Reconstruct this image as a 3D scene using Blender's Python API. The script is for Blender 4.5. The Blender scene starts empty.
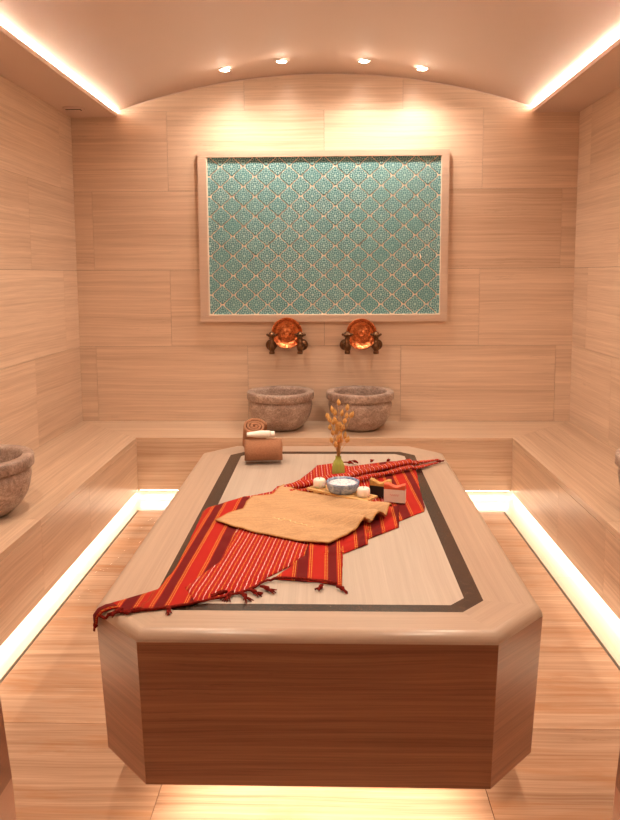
import bpy, bmesh, math, random
from mathutils import Vector, Matrix, noise
random.seed(7)
S = bpy.context.scene
C = S.collection
PI = math.pi

# ---------------------------------------------------------------- camera
F_PX, PITCH, YAW, ROLL, CYO = 709.14, .1065, .0265, -.0052, -60.5
cam = bpy.data.cameras.new('camera'); co = bpy.data.objects.new('camera', cam); C.objects.link(co)
cam.sensor_fit = 'VERTICAL'; cam.sensor_height = 36; cam.sensor_width = 36
cam.lens = F_PX*36/820; cam.shift_y = CYO/820; cam.clip_start = .02
fh = Vector((-math.sin(YAW), math.cos(YAW), 0)); rt = Vector((math.cos(YAW), math.sin(YAW), 0)); zz = Vector((0, 0, 1))
up = fh*math.sin(PITCH)+zz*math.cos(PITCH); fw = fh*math.cos(PITCH)-zz*math.sin(PITCH)
r2 = rt*math.cos(ROLL)+up*math.sin(ROLL); u2 = up*math.cos(ROLL)-rt*math.sin(ROLL)
co.matrix_world = Matrix.Translation((0, 0, 1.5)) @ Matrix((r2, u2, -fw)).transposed().to_4x4()
S.camera = co

# ---------------------------------------------------------------- light and exposure settings
LIGHT = (1.0, .80, .62)
COVE = 72.0        # radiance of the cove strips
UNDER = 15.0       # radiance of the strips under the benches
PLINTH = 21.0      # radiance of the strip under the central platform
DOWN = 24.0         # watts of each downlight
DOWN_ADDED = 70.0  # watts of each added downlight out of view
S.view_settings.view_transform = 'Standard'; S.view_settings.look = 'None'
S.view_settings.gamma = 1; S.view_settings.use_curve_mapping = False
S.view_settings.exposure = 0.30
w = bpy.data.worlds.new('world'); S.world = w; w.use_nodes = True
w.node_tree.nodes['Background'].inputs[0].default_value = (1, .7, .5, 1)
w.node_tree.nodes['Background'].inputs[1].default_value = .02

# ---------------------------------------------------------------- dimensions
D, WL, WR, ZS, SL, SR, HB = 5.114, -1.8185, 1.745, 2.606, -1.489, 1.420, .4253
BL, BR, BD, GL, GR, GY = -1.2766, 1.2015, .5378, -1.2275, 1.1098, 4.372
HS, Y0 = .5673, -.9

# ---------------------------------------------------------------- materials
def lin(c):
    return tuple((x/12.92 if x <= .04045 else ((x+.055)/1.055)**2.4) for x in [v/255 for v in c])+(1,)
class NT:
    def __init__(s, name):
        s.m = bpy.data.materials.new(name); s.m.use_nodes = True
        s.t = s.m.node_tree; s.b = s.t.nodes['Principled BSDF']
    def n(s, typ, **k):
        nd = s.t.nodes.new(typ)
        for a, v in k.items():
            if a.startswith('i_'):
                key = a[2:]; key = int(key) if key.isdigit() else key
                s.put(nd.inputs[key], v)
            else: setattr(nd, a, v)
        return nd
    def put(s, sock, v):
        if hasattr(v, 'is_output') or isinstance(v, bpy.types.NodeSocket): s.t.links.new(v, sock)
        else: sock.default_value = v
    def math(s, op, a, b=0.0, c=None):
        nd = s.t.nodes.new('ShaderNodeMath'); nd.operation = op
        s.put(nd.inputs[0], a); s.put(nd.inputs[1], b)
        if c is not None: s.put(nd.inputs[2], c)
        return nd.outputs[0]
    def uv(s, sc=(1, 1, 1), loc=(0, 0, 0)):
        u = s.n('ShaderNodeUVMap'); m = s.n('ShaderNodeMapping')
        m.inputs['Scale'].default_value = sc; m.inputs['Location'].default_value = loc
        s.t.links.new(u.outputs[0], m.inputs[0]); return m.outputs[0]
    def obj(s, sc=(1, 1, 1)):
        u = s.n('ShaderNodeTexCoord'); m = s.n('ShaderNodeMapping'); m.inputs['Scale'].default_value = sc
        s.t.links.new(u.outputs['Object'], m.inputs[0]); return m.outputs[0]
    def noise(s, vec, scale=1, detail=4, rough=.55, dist=0):
        nd = s.n('ShaderNodeTexNoise'); s.t.links.new(vec, nd.inputs['Vector'])
        nd.inputs['Scale'].default_value = scale; nd.inputs['Detail'].default_value = detail
        nd.inputs['Roughness'].default_value = rough; nd.inputs['Distortion'].default_value = dist
        return nd.outputs[0]
    def ramp(s, fac, stops, interp='LINEAR'):
        nd = s.n('ShaderNodeValToRGB'); s.t.links.new(fac, nd.inputs[0]); r = nd.color_ramp; r.interpolation = interp
        while len(r.elements) > 1: r.elements.remove(r.elements[-1])
        r.elements[0].position = stops[0][0]; r.elements[0].color = stops[0][1]
        for p, c in stops[1:]:
            e = r.elements.new(p); e.color = c
        return nd.outputs[0]
    def mix(s, fac, a, b, mode='MIX'):
        nd = s.n('ShaderNodeMix', data_type='RGBA', blend_type=mode)
        s.put(nd.inputs[0], fac); s.put(nd.inputs[6], a); s.put(nd.inputs[7], b); return nd.outputs[2]
    def base(s, c, rough=.5, metal=0, spec=.5):
        s.put(s.b.inputs['Base Color'], c); s.put(s.b.inputs['Roughness'], rough)
        s.b.inputs['Metallic'].default_value = metal; s.b.inputs['Specular IOR Level'].default_value = spec
    def bump(s, h, strength=.3, dist=.01):
        nd = s.n('ShaderNodeBump'); nd.inputs['Strength'].default_value = strength; nd.inputs['Distance'].default_value = dist
        s.t.links.new(h, nd.inputs['Height']); s.t.links.new(nd.outputs[0], s.b.inputs['Normal'])

def vein_stone(name, lo, hi, rough=.28, contrast=1.0, vs=1.0, rust=0):
    n = NT(name)
    wob = n.noise(n.uv((1.1, 3.5, 1)), 1, 2)
    u = n.n('ShaderNodeUVMap'); sep = n.n('ShaderNodeSeparateXYZ'); n.t.links.new(u.outputs[0], sep.inputs[0])
    vv = n.math('MULTIPLY_ADD', wob, .045, sep.outputs[1])
    def band(su, sv, detail):
        cb = n.n('ShaderNodeCombineXYZ'); n.put(cb.inputs[0], n.math('MULTIPLY', sep.outputs[0], su)); n.put(cb.inputs[1], n.math('MULTIPLY', vv, sv))
        return n.noise(cb.outputs[0], 1, detail, .6)
    a = band(.30, 12*vs, 4); b = band(.8, 62*vs, 5); c = band(3.5, 230*vs, 5); t = n.noise(n.uv((.13, .13, 1)), 1, 1)
    f = n.math('MULTIPLY', a, .34); f = n.math('MULTIPLY_ADD', b, .42, f); f = n.math('MULTIPLY_ADD', c, .30, f); f = n.math('MULTIPLY_ADD', t, .30, f)
    f = n.math('SUBTRACT', f, .68); f = n.math('MULTIPLY_ADD', f, 3.2*contrast, .5)
    col = n.ramp(f, [(0, lin(lo)), (1, lin(hi))])
    # thin rust veins
    v = band(1.6, 26*vs, 6); v = n.math('ABSOLUTE', n.math('SUBTRACT', v, .5)); v = n.ramp(v, [(0, (1, 1, 1, 1)), (.012, (0, 0, 0, 1))])
    pm = n.noise(n.uv((1.6, 5, 1), (3, 7, 0)), 1, 2); pm = n.ramp(pm, [(.58, (0, 0, 0, 1)), (.66, (1, 1, 1, 1))])
    vm = n.math('MULTIPLY', v, n.math('MULTIPLY', pm, .45*contrast))
    dk = tuple(x*.62 for x in lin(lo)[:3])+(1,)
    col = n.mix(vm, col, dk)
    if rust:      # broad rusty mineral patches in the stone
        p = n.noise(n.uv((1.3, 7, 1), (11, 5, 0)), 1, 5, .65, .6)
        col = n.mix(n.math('MULTIPLY', n.ramp(p, [(.48, (0, 0, 0, 1)), (.64, (1, 1, 1, 1))]), rust), col, lin((176, 116, 66)))
    n.base(col, rough, 0, .5)
    return n.m
M = {}
M['wall'] = vein_stone('veined_wall_stone', (186, 156, 131), (238, 213, 189), .30, .85)
M['bench'] = vein_stone('veined_bench_stone', (174, 142, 116), (222, 195, 170), .30, 1.0)
M['floor'] = vein_stone('veined_floor_stone', (158, 122, 96), (212, 178, 150), .18, 1.1, 1.0, .45)
M['ledge'] = vein_stone('pale_ledge_stone', (206, 192, 170), (232, 221, 204), .25, .7)
M['slab'] = vein_stone('platform_stone', (162, 139, 121), (194, 171, 151), .30, .8)
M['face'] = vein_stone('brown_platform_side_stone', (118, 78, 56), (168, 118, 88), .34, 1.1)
M['cream'] = vein_stone('cream_inlay_stone', (168, 152, 138), (196, 182, 168), .30, .9)
M['frame'] = vein_stone('frame_stone', (184, 158, 140), (216, 192, 172), .35, .6)

def simple(name, c, rough=.5, metal=0, spec=.5, nz=0, ns=40, bumps=0):
    n = NT(name); col = lin(c)
    if nz:
        f = n.noise(n.obj(), ns, 4)
        col2 = tuple(x*(1-nz) for x in col[:3])+(1,)
        colr = n.ramp(f, [(.3, col2), (.7, col)]); n.base(colr, rough, metal, spec)
        if bumps: n.bump(f, bumps, .004)
    else: n.base(col, rough, metal, spec)
    return n.m
M['joint'] = simple('dark_joint', (92, 66, 50), .8)
M['paint'] = simple('ceiling_paint', (216, 192, 178), .7, nz=.02, ns=3)
M['white'] = simple('white_plastic', (235, 230, 222), .4, nz=.02)
M['black'] = simple('dark_slot', (25, 20, 18), .7)

def dark_marble():
    n = NT('black_marble_inlay')
    f = n.noise(n.obj(), 22, 5, .7, 1.5); v = n.math('ABSOLUTE', n.math('SUBTRACT', f, .5))
    c = n.ramp(v, [(0, lin((130, 98, 76))), (.005, lin((54, 37, 27))), (.2, lin((38, 26, 19)))])
    sp = n.noise(n.obj(), 160, 2); c = n.mix(n.ramp(sp, [(.74, (0, 0, 0, 1)), (.76, (1, 1, 1, 1))]), c, lin((190, 170, 150)))
    n.base(c, .25); return n.m
M['inlay'] = dark_marble()

def basin_marble():
    n = NT('grey_brown_basin_marble')
    f = n.noise(n.obj((1, 1, 1.3)), 11, 9, .72, .8)
    c = n.ramp(f, [(.30, lin((136, 114, 102))), (.48, lin((170, 146, 133))), (.60, lin((192, 170, 156))), (.75, lin((222, 204, 190)))])
    g = n.noise(n.obj(), 95, 3, .7); c = n.mix(n.ramp(g, [(.35, (.55, .55, .55, 1)), (.6, (0, 0, 0, 1))]), c, lin((88, 70, 62)))
    v = n.noise(n.obj((1, 1, 2)), 6, 6, .6, 2); v = n.math('ABSOLUTE', n.math('SUBTRACT', v, .5))
    c = n.mix(n.ramp(v, [(0, (.6, .6, .6, 1)), (.012, (0, 0, 0, 1))]), c, lin((205, 190, 176)))
    n.base(c, .42); n.bump(g, .25, .003); return n.m
M['basin'] = basin_marble()

def metal(name, c, rough, hammered=0):
    n = NT(name)
    if hammered:
        v = n.n('ShaderNodeTexVoronoi'); n.t.links.new(n.obj(), v.inputs['Vector']); v.inputs['Scale'].default_value = hammered
        n.bump(v.outputs['Distance'], .5, .004)
    f = n.noise(n.obj(), 25, 4); d = tuple(x*.55 for x in lin(c)[:3])+(1,)
    n.base(n.ramp(f, [(.35, d), (.65, lin(c))]), rough, 1); return n.m
M['copper'] = metal('hammered_copper', (238, 144, 90), .26, 70)
M['bronze'] = metal('aged_bronze', (122, 90, 66), .34)

def tile_mat():
    n = NT('teal_glazed_tile')
    u = n.n('ShaderNodeUVMap', uv_map='UVMap'); s = n.n('ShaderNodeSeparateXYZ'); n.t.links.new(u.outputs[0], s.inputs[0])
    # UV: per tile centred coordinates (-.5 to .5)
    au = n.math('ABSOLUTE', s.outputs[0]); av = n.math('ABSOLUTE', s.outputs[1])
    d = n.math('ADD', au, av); e = n.math('SUBTRACT', au, av)
    p = n.math('MULTIPLY', n.math('SINE', n.math('MULTIPLY', d, 40)), n.math('COSINE', n.math('MULTIPLY', e, 27)))
    q = n.math('MULTIPLY', n.math('SINE', n.math('MULTIPLY', au, 46)), n.math('SINE', n.math('MULTIPLY', av, 42)))
    h = n.math('ADD', n.math('MULTIPLY', p, .6), n.math('MULTIPLY', q, .4))
    h = n.math('MULTIPLY_ADD', h, .5, .5)
    at = n.n('ShaderNodeAttribute', attribute_name='tone')
    c = n.ramp(h, [(.2, lin((46, 102, 112))), (.45, lin((86, 144, 150))), (.7, lin((182, 212, 210)))])
    c = n.mix(n.math('MULTIPLY', at.outputs['Fac'], .40), c, lin((84, 150, 152)))
    n.base(c, .17, 0, .5); n.bump(h, .5, .003); return n.m
M['tile'] = tile_mat()
M['grout'] = simple('cream_grout', (240, 226, 208), .8)

def emis(name, col, k):
    n = NT(name); n.b.inputs['Base Color'].default_value = (0, 0, 0, 1)
    n.b.inputs['Emission Color'].default_value = tuple(col)+(1,); n.b.inputs['Emission Strength'].default_value = k; return n.m
M['cove'] = emis('cove_led', LIGHT, COVE); M['under'] = emis('bench_led', LIGHT, UNDER); M['plinth'] = emis('platform_led', LIGHT, PLINTH)
M['lens'] = emis('downlight_lens', LIGHT, 60)

RED, DKR, YEL, WHT = lin((174, 36, 28)), lin((104, 22, 22)), lin((222, 170, 70)), lin((240, 230, 222))
def cloth_common(n):
    w1 = n.n('ShaderNodeUVMap'); s = n.n('ShaderNodeSeparateXYZ'); n.t.links.new(w1.outputs[0], s.inputs[0])
    return s.outputs[0], s.outputs[1]
def band_mat():
    n = NT('woven_band_cloth'); u, v = cloth_common(n)
    f = n.math('FRACT', n.math('DIVIDE', u, .185))
    L = []
    def seg(a, c): L.append((a/.185, c))
    # red / yellow pinstripes / maroon
    seg(0, RED)
    def pins(a):
        for k in range(2): seg(a+.002+k*.0065, YEL); seg(a+.002+k*.0065+.0024, RED)
    seg(.0, RED); pins(.014); seg(.029, DKR); pins(.056); seg(.071, RED); pins(.105); seg(.120, DKR); pins(.156); seg(.171, RED)
    L2 = L[1:]
    c = n.ramp(f, L2, 'CONSTANT')
    # yellow threads are broken by the weave
    g = n.math('GREATER_THAN', n.math('FRACT', n.math('DIVIDE', v, .011)), .66)
    base = n.ramp(f, [(0, RED), (.029/.185, DKR), (.054/.185, RED), (.120/.185, DKR), (.153/.185, RED)], 'CONSTANT')
    c = n.mix(g, c, base)
    f2 = n.noise(n.uv((900, 60, 1)), 1, 2); c = n.mix(n.math('MULTIPLY', f2, .25), c, (.12, .01, .01, 1))
    n.base(c, .9, 0, .15); n.bump(f2, .2, .001); return n.m
def dash_mat():
    n = NT('woven_dash_cloth'); u, v = cloth_common(n)
    f = n.math('FRACT', n.math('DIVIDE', u, .026))
    c = n.ramp(f, [(0, WHT), (.045, RED), (.22, DKR), (.27, RED), (.46, YEL), (.53, RED), (.72, DKR), (.77, RED), (.955, WHT)], 'CONSTANT')
    g = n.math('GREATER_THAN', n.math('FRACT', n.math('ADD', n.math('DIVIDE', v, .034), n.math('MULTIPLY', n.math('FLOOR', n.math('DIVIDE', u, .013)), .37))), .64)
    c = n.mix(g, c, RED)
    f2 = n.noise(n.uv((900, 60, 1)), 1, 2); c = n.mix(n.math('MULTIPLY', f2, .25), c, (.12, .01, .01, 1))
    n.base(c, .9, 0, .15); n.bump(f2, .2, .001); return n.m
M['band'] = band_mat(); M['dash'] = dash_mat()
M['tassel'] = simple('tassel_yarn', (150, 40, 30), .95, spec=.1, nz=.85, ns=260)
def terry(name, c, dk=.35, rib=0):
    n = NT(name); f = n.noise(n.obj(), 520, 3, .7); g = n.noise(n.obj((1.0, 1.6, 1)), 150, 2)
    a = lin(c); b = tuple(x*(1-dk) for x in a[:3])+(1,)
    h = n.math('MULTIPLY_ADD', g, .4, n.math('MULTIPLY', f, .6)); col = n.ramp(h, [(.35, b), (.6, a)])
    if rib:
        t = n.n('ShaderNodeTexCoord'); mp = n.n('ShaderNodeMapping'); mp.inputs['Rotation'].default_value = (0, 0, .56); mp.inputs['Scale'].default_value = (9, 130, 1)
        n.t.links.new(t.outputs['Object'], mp.inputs[0]); r = n.noise(mp.outputs[0], 1, 3, .6); h = n.math('MULTIPLY_ADD', r, rib, h)
        col = n.mix(n.math('MULTIPLY', n.ramp(r, [(.38, (1, 1, 1, 1)), (.58, (0, 0, 0, 1))]), .6), col, b)
    n.base(col, .95, 0, .1); n.bump(h, .8, .004); return n.m
M['towel'] = terry('golden_tan_terry', (214, 174, 132), .32, .8); M['brown'] = terry('brown_terry', (178, 128, 98), .3)
M['hem'] = terry('towel_hem', (196, 146, 92))
M['thread'] = simple('embroidery_thread', (248, 226, 170), .5)
def bamboo():
    n = NT('bamboo'); f = n.noise(n.obj((3, 60, 60)), 1, 4); n.base(n.ramp(f, [(.3, lin((196, 146, 86))), (.7, lin((236, 196, 134)))]), .5); return n.m
M['bamboo'] = bamboo()
def wax():
    n = NT('ivory_wax'); n.base(lin((244, 236, 222)), .45); n.b.inputs['Subsurface Weight'].default_value = .3; n.b.inputs['Subsurface Scale'].default_value = .01; return n.m
M['wax'] = wax()
def glaze():
    n = NT('blue_marbled_glaze'); f = n.noise(n.obj(), 38, 6, .7, 1.2)
    n.base(n.ramp(f, [(.35, lin((88, 106, 150))), (.52, lin((150, 168, 198))), (.7, lin((214, 220, 228)))]), .2); return n.m
M['glaze'] = glaze()
def salts():
    n = NT('bath_salt'); f = n.noise(n.obj(), 160, 3); n.base(n.ramp(f, [(.36, lin((120, 120, 176))), (.46, lin((236, 234, 240)))]), .6); n.bump(f, .8, .006); return n.m
M['salt'] = salts()
M['vase'] = simple('olive_green_glass_glaze', (172, 180, 84), .25, nz=.15, ns=20)
M['grass'] = simple('dried_grass_head', (240, 190, 118), .9, spec=.1, nz=.35, ns=300, bumps=.8)
M['stem'] = simple('dried_grass_stem', (206, 156, 92), .8, nz=.2)
M['soap_cream'] = simple('cream_soap', (240, 222, 208), .45, nz=.05, ns=60)
M['soap_coral'] = simple('coral_soap_top', (226, 98, 62), .5, nz=.25, ns=90, bumps=.4)
M['soap_black'] = simple('charcoal_soap', (30, 26, 24), .5, nz=.3, ns=60)
M['soap_gold'] = simple('golden_soap_top', (212, 162, 84), .45, nz=.35, ns=80, bumps=.4)
M['tube'] = simple('white_tube', (246, 240, 230), .35, nz=.02)
M['mark'] = simple('red_brown_print', (150, 60, 44), .6)
M['jamb'] = vein_stone('jamb_stone_dark', (128, 88, 68), (150, 108, 84), .4, .5)
M['jamb2'] = vein_stone('jamb_stone_light', (168, 124, 100), (190, 148, 124), .4, .4)
def water():
    n = NT('thin_water_film'); t = n.n('ShaderNodeBsdfTransparent'); g = n.n('ShaderNodeBsdfGlossy'); g.inputs['Roughness'].default_value = .04
    f = n.n('ShaderNodeFresnel'); f.inputs['IOR'].default_value = 1.33
    b = n.n('ShaderNodeBump'); b.inputs['Strength'].default_value = .25; b.inputs['Distance'].default_value = .002
    n.t.links.new(n.noise(n.obj(), 30, 3), b.inputs['Height']); n.t.links.new(b.outputs[0], g.inputs['Normal']); n.t.links.new(b.outputs[0], f.inputs['Normal'])
    mx = n.n('ShaderNodeMixShader'); n.t.links.new(n.math('MULTIPLY', f.outputs[0], .4), mx.inputs[0]); n.t.links.new(t.outputs[0], mx.inputs[1]); n.t.links.new(g.outputs[0], mx.inputs[2])
    n.t.links.new(mx.outputs[0], n.t.nodes['Material Output'].inputs['Surface']); return n.m
M['water'] = water()

# ---------------------------------------------------------------- mesh helpers
class MB:
    def __init__(s):
        s.b = bmesh.new(); s.uv = s.b.loops.layers.uv.new('UVMap')
    def face(s, pts, uvs=None, mi=0, smooth=False):
        vs = [s.b.verts.new(p) for p in pts]; f = s.b.faces.new(vs); f.material_index = mi; f.smooth = smooth
        if uvs:
            for l, q in zip(f.loops, uvs): l[s.uv].uv = q
        return f
    def box(s, x0, x1, y0, y1, z0, z1, grain='x', mi=0, off=None):
        if off is None: off = (random.uniform(0, 40), random.uniform(0, 40))
        P = [Vector((x, y, z)) for z in (z0, z1) for y in (y0, y1) for x in (x0, x1)]
        F = [((0, 2, 3, 1), 2), ((4, 5, 7, 6), 2), ((0, 1, 5, 4), 1), ((2, 6, 7, 3), 1), ((0, 4, 6, 2), 0), ((1, 3, 7, 5), 0)]
        for idx, ax in F:
            pts = [P[i] for i in idx]; s.face(pts, [s.guv(p, ax, grain, off) for p in pts], mi)
        return s
    def guv(s, p, ax, grain, off):
        g = {'x': 0, 'y': 1, 'z': 2}[grain]; rem = [i for i in range(3) if i != ax]
        if g in rem: rem.remove(g); a, b = g, rem[0]
        else: a, b = rem
        return (p[a]+off[0], p[b]+off[1])
    def prism(s, poly, z0, z1, grain='x', mi=0, off=None):
        if off is None: off = (random.uniform(0, 40), random.uniform(0, 40))
        n = len(poly); B = [Vector((x, y, z0)) for x, y in poly]; T = [Vector((x, y, z1)) for x, y in poly]
        s.face(T, [s.guv(p, 2, grain, off) for p in T], mi); s.face(B[::-1], [s.guv(p, 2, grain, off) for p in B[::-1]], mi)
        for i in range(n):
            j = (i+1) % n; q = [B[i], B[j], T[j], T[i]]; L = (B[j]-B[i]).length
            s.face(q, [(off[0], z0+off[1]), (off[0]+L, z0+off[1]), (off[0]+L, z1+off[1]), (off[0], z1+off[1])], mi)
        return s
    def rings(s, R, cap0=True, cap1=True, smooth=True, mi=0, uvf=None, closed=True):
        V = [[s.b.verts.new(p) for p in r] for r in R]; n = len(R[0])
        for i in range(len(R)-1):
            for j in range(n if closed else n-1):
                k = (j+1) % n; f = s.b.faces.new((V[i][j], V[i][k], V[i+1][k], V[i+1][j])); f.smooth = smooth; f.material_index = mi
                for l, (ii, jj) in zip(f.loops, ((i, j), (i, j+1), (i+1, j+1), (i+1, j))): l[s.uv].uv = (jj/n, ii/len(R))
        if cap0: f = s.b.faces.new(V[0][::-1]); f.material_index = mi
        if cap1: f = s.b.faces.new(V[-1]); f.material_index = mi
        return s
    def lathe(s, prof, n=48, c=(0, 0, 0), mi=0, rot=None, cap0=True, cap1=True, mod=None):
        R = []
        for (r, z) in prof:
            ring = []
            for k in range(n):
                a = 2*PI*k/n; rr = r*(mod(a) if mod else 1); p = Vector((rr*math.cos(a), rr*math.sin(a), z))
                if rot is not None: p = rot @ p
                ring.append(p+Vector(c))
            R.append(ring)
        return s.rings(R, cap0, cap1, True, mi)
    def tube(s, pts, r, n=8, mi=0, flat=1.0, uvm=False):
        pts = [Vector(p) for p in pts]; rs = r if isinstance(r, (list, tuple)) else [r]*len(pts)
        R = []; prev = None; dist = [0]
        for i, p in enumerate(pts):
            t = (pts[min(i+1, len(pts)-1)]-pts[max(i-1, 0)]).normalized()
            ref = Vector((0, 0, 1)) if abs(t.z) < .9 else Vector((1, 0, 0))
            a = t.cross(ref).normalized() if prev is None else (prev-t*prev.dot(t)).normalized(); prev = a; b = a.cross(t).normalized()
            R.append([p+(a*math.cos(2*PI*k/n)+b*math.sin(2*PI*k/n)*flat)*rs[i] for k in range(n)])
            if i: dist.append(dist[-1]+(pts[i]-pts[i-1]).length)
        f0 = len(s.b.faces)
        s.rings(R, True, True, True, mi)
        if uvm:
            s.b.faces.ensure_lookup_table()
            for f in list(s.b.faces)[f0:]:
                for l in f.loops:
                    j = min(range(len(pts)), key=lambda q: (pts[q]-l.vert.co).length); l[s.uv].uv = (dist[j], l.vert.co.z*3)
        return s
    def build(s, name, mat, parent=None, smooth_angle=None, bevel=0, recalc=True):
        if recalc: bmesh.ops.recalc_face_normals(s.b, faces=s.b.faces)
        me = bpy.data.meshes.new(name); s.b.to_mesh(me); s.b.free()
        for m in (mat if isinstance(mat, (list, tuple)) else [mat]): me.materials.append(m)
        o = bpy.data.objects.new(name, me); C.objects.link(o)
        if parent is not None:
            o.parent = parent; o.matrix_parent_inverse = Matrix.Translation(-Vector(parent.location)) if parent.rotation_euler.z == 0 else Matrix()
        if bevel:
            b = o.modifiers.new('bevel', 'BEVEL'); b.width = bevel; b.segments = 3; b.limit_method = 'ANGLE'; b.angle_limit = .6
        return o
def smooth(a, b, x):
    t = max(0, min(1, (x-a)/(b-a))); return t*t*(3-2*t)
def tag(o, label=None, cat=None, group=None, kind=None):
    for k, v in (('label', label), ('category', cat), ('group', group), ('kind', kind)):
        if v: o[k] = v
    return o
def empty(name, loc, label, cat, group=None):
    o = bpy.data.objects.new(name, None); o.location = loc; o.empty_display_size = .05; C.objects.link(o); return tag(o, label, cat, group)
def local(o, parent):          # part built in its thing's own coordinates
    o.parent = parent; o.matrix_parent_inverse = Matrix(); return o
def copy_tree(o, loc, rz=None, label=None):
    c = o.copy(); C.objects.link(c); c.location = loc
    if rz is not None: c.rotation_euler.z = rz
    if label: c['label'] = label
    for ch in o.children:
        d = ch.copy(); C.objects.link(d); d.parent = c
        for g in ch.children:
            e = g.copy(); C.objects.link(e); e.parent = d
    return c

# ---------------------------------------------------------------- room shell
ROWZ = [0.0, .425, .98, 1.532, 2.089, 2.641, 3.0]
def zarc(x):
    # shallow vault: circle through the two springings and the crown
    cx, h, c = -.035, .236, 1.447; R = (c*c+h*h)/(2*h); zc = 2.885-R
    return zc+math.sqrt(max(R*R-(x-cx)**2, 0))
def back_wall():
    m = MB(); g = .0009
    m.box(WL-.1, WR+.1, D+.006, D+.12, -.05, 3.1, mi=1)
    base = {0: -.589, 1: -.589, 2: -1.142, 3: -.5777, 4: -1.139, 5: -.589}
    for r in range(6):
        x = base[r]
        while x > WL: x -= 1.1105
        while x < WR:
            a, b = max(x, WL-.02), min(x+1.1105, WR+.02)
            if b-a > .01: m.box(a+g, b-g, D, D+.006, ROWZ[r]+g, ROWZ[r+1]-g, 'x')
            x += 1.1105
    tag(m.build('wall_back', [M['wall'], M['joint']]), kind='structure')
back_wall()
def side_wall(name, X, sgn, y_off):
    m = MB(); g = .0009; T = .1*sgn
    a, b = sorted((X+sgn*.006, X+T)); m.box(a, b, Y0-.1, D+.006, -.05, 3.1, 'y', 1)
    a, b = sorted((X, X+sgn*.006))
    for r in range(6):
        y = D-y_off[r]
        lo = y
        while lo > Y0-1.2: lo -= 1.1105
        while lo < D:
            p, q = max(lo, Y0), min(lo+1.1105, D)
            if q-p > .01: m.box(a, b, p+g, q-g, ROWZ[r]+g, ROWZ[r+1]-g, 'y')
            lo += 1.1105
    tag(m.build(name, [M['wall'], M['joint']]), kind='structure')
side_wall('wall_left', WL, -1, [.3, .798, .262, .784, .243, .6])
side_wall('wall_right', WR, 1, [.3, .722, .267, .757, .239, .6])
m = MB(); m.box(WL-.1, WR+.1, Y0-.1, Y0, -.05, 3.1, 'x'); tag(m.build('wall_front', M['wall']), kind='structure')
# vaulted ceiling
m = MB(); xs = [SL-.14, SL-.05]+[SL+(SR-SL)*i/48 for i in range(49)]+[SR+.05, SR+.14]
def zc(x): return zarc(x) if SL <= x <= SR else 2.652-.02*min(1, 0)
pts = [(x, zc(x)) for x in xs]
for i in range(len(pts)-1):
    (x0, z0), (x1, z1) = pts[i], pts[i+1]
    m.face([(x0, Y0, z0), (x1, Y0, z1), (x1, D, z1), (x0, D, z0)], smooth=True)
bmesh.ops.remove_doubles(m.b, verts=m.b.verts, dist=1e-5)
o = m.build('ceiling', M['paint']); sm = o.modifiers.new('thick', 'SOLIDIFY'); sm.thickness = .06; sm.offset = 1
tag(o, kind='structure')
# side soffits with a small lip at the cove
def soffit(name, x0, x1, lipx):
    m = MB(); a, b = sorted((x0, x1)); m.box(a, b, Y0, D, ZS, ZS+.018, 'y')
    c, d = sorted((lipx, lipx+(.006 if lipx < 0 else -.006)*-1)); m.box(c, d, Y0, D, ZS+.018, ZS+.028, 'y')
    tag(m.build(name, M['paint']), kind='structure')
soffit('trim_1', WL, SL, SL); soffit('trim_2', SR, WR, SR)
# thin pale bead where the vault meets the back wall
m = MB(); m.tube([(x, D-.003, zarc(x)-.004) for x in [SL+(SR-SL)*i/40 for i in range(41)]], .004, 6); tag(m.build('trim_3', M['paint']), kind='structure')
# cove led profiles
def strip(name, mat, box, label, axis='y'):
    m = MB(); m.box(*box); return tag(m.build(name, mat), label, 'light strip')
strip('cove_light_strip', M['cove'], (SL-.034, SL-.014, Y0+.2, D-.004, ZS+.020, ZS+.036), 'warm glowing cove strip along the left edge of the vaulted ceiling')
strip('cove_light_strip', M['cove'], (SR+.014, SR+.034, Y0+.2, D-.004, ZS+.020, ZS+.036), 'warm glowing cove strip along the right edge of the vaulted ceiling')

# floor
m = MB(); g = .001
m.box(WL-.1, WR+.1, Y0-.1, D+.1, -.12, -.03, mi=1)
m.box(GL+.01, GR-.01, Y0, GY-.01, -.03, -.0045, mi=1)
xs = [GL+.012, -.497, .455, GR-.012]; ys = [Y0, .55, 1.10, 1.66, 2.217, 2.95, 3.52, GY-.010]
for i in range(3):
    for j in range(7): m.box(xs[i]+g, xs[i+1]-g, ys[j]+g, ys[j+1]-g, -.03, 0, 'x')
tag(m.build('floor', [M['floor'], M['joint']]), kind='structure')
m = MB()
for a, b in ((WL, GL), (GR, WR)):
    for y0, y1 in ((Y0, 1.2), (1.2, 2.3), (2.3, 3.4), (3.4, D)): m.box(a, b, y0+g, y1-g, -.03, 0, 'y')
m.box(GL, GR, GY, D, -.03, 0, 'x'); tag(m.build('trim_4', M['ledge']), kind='structure')

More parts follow.
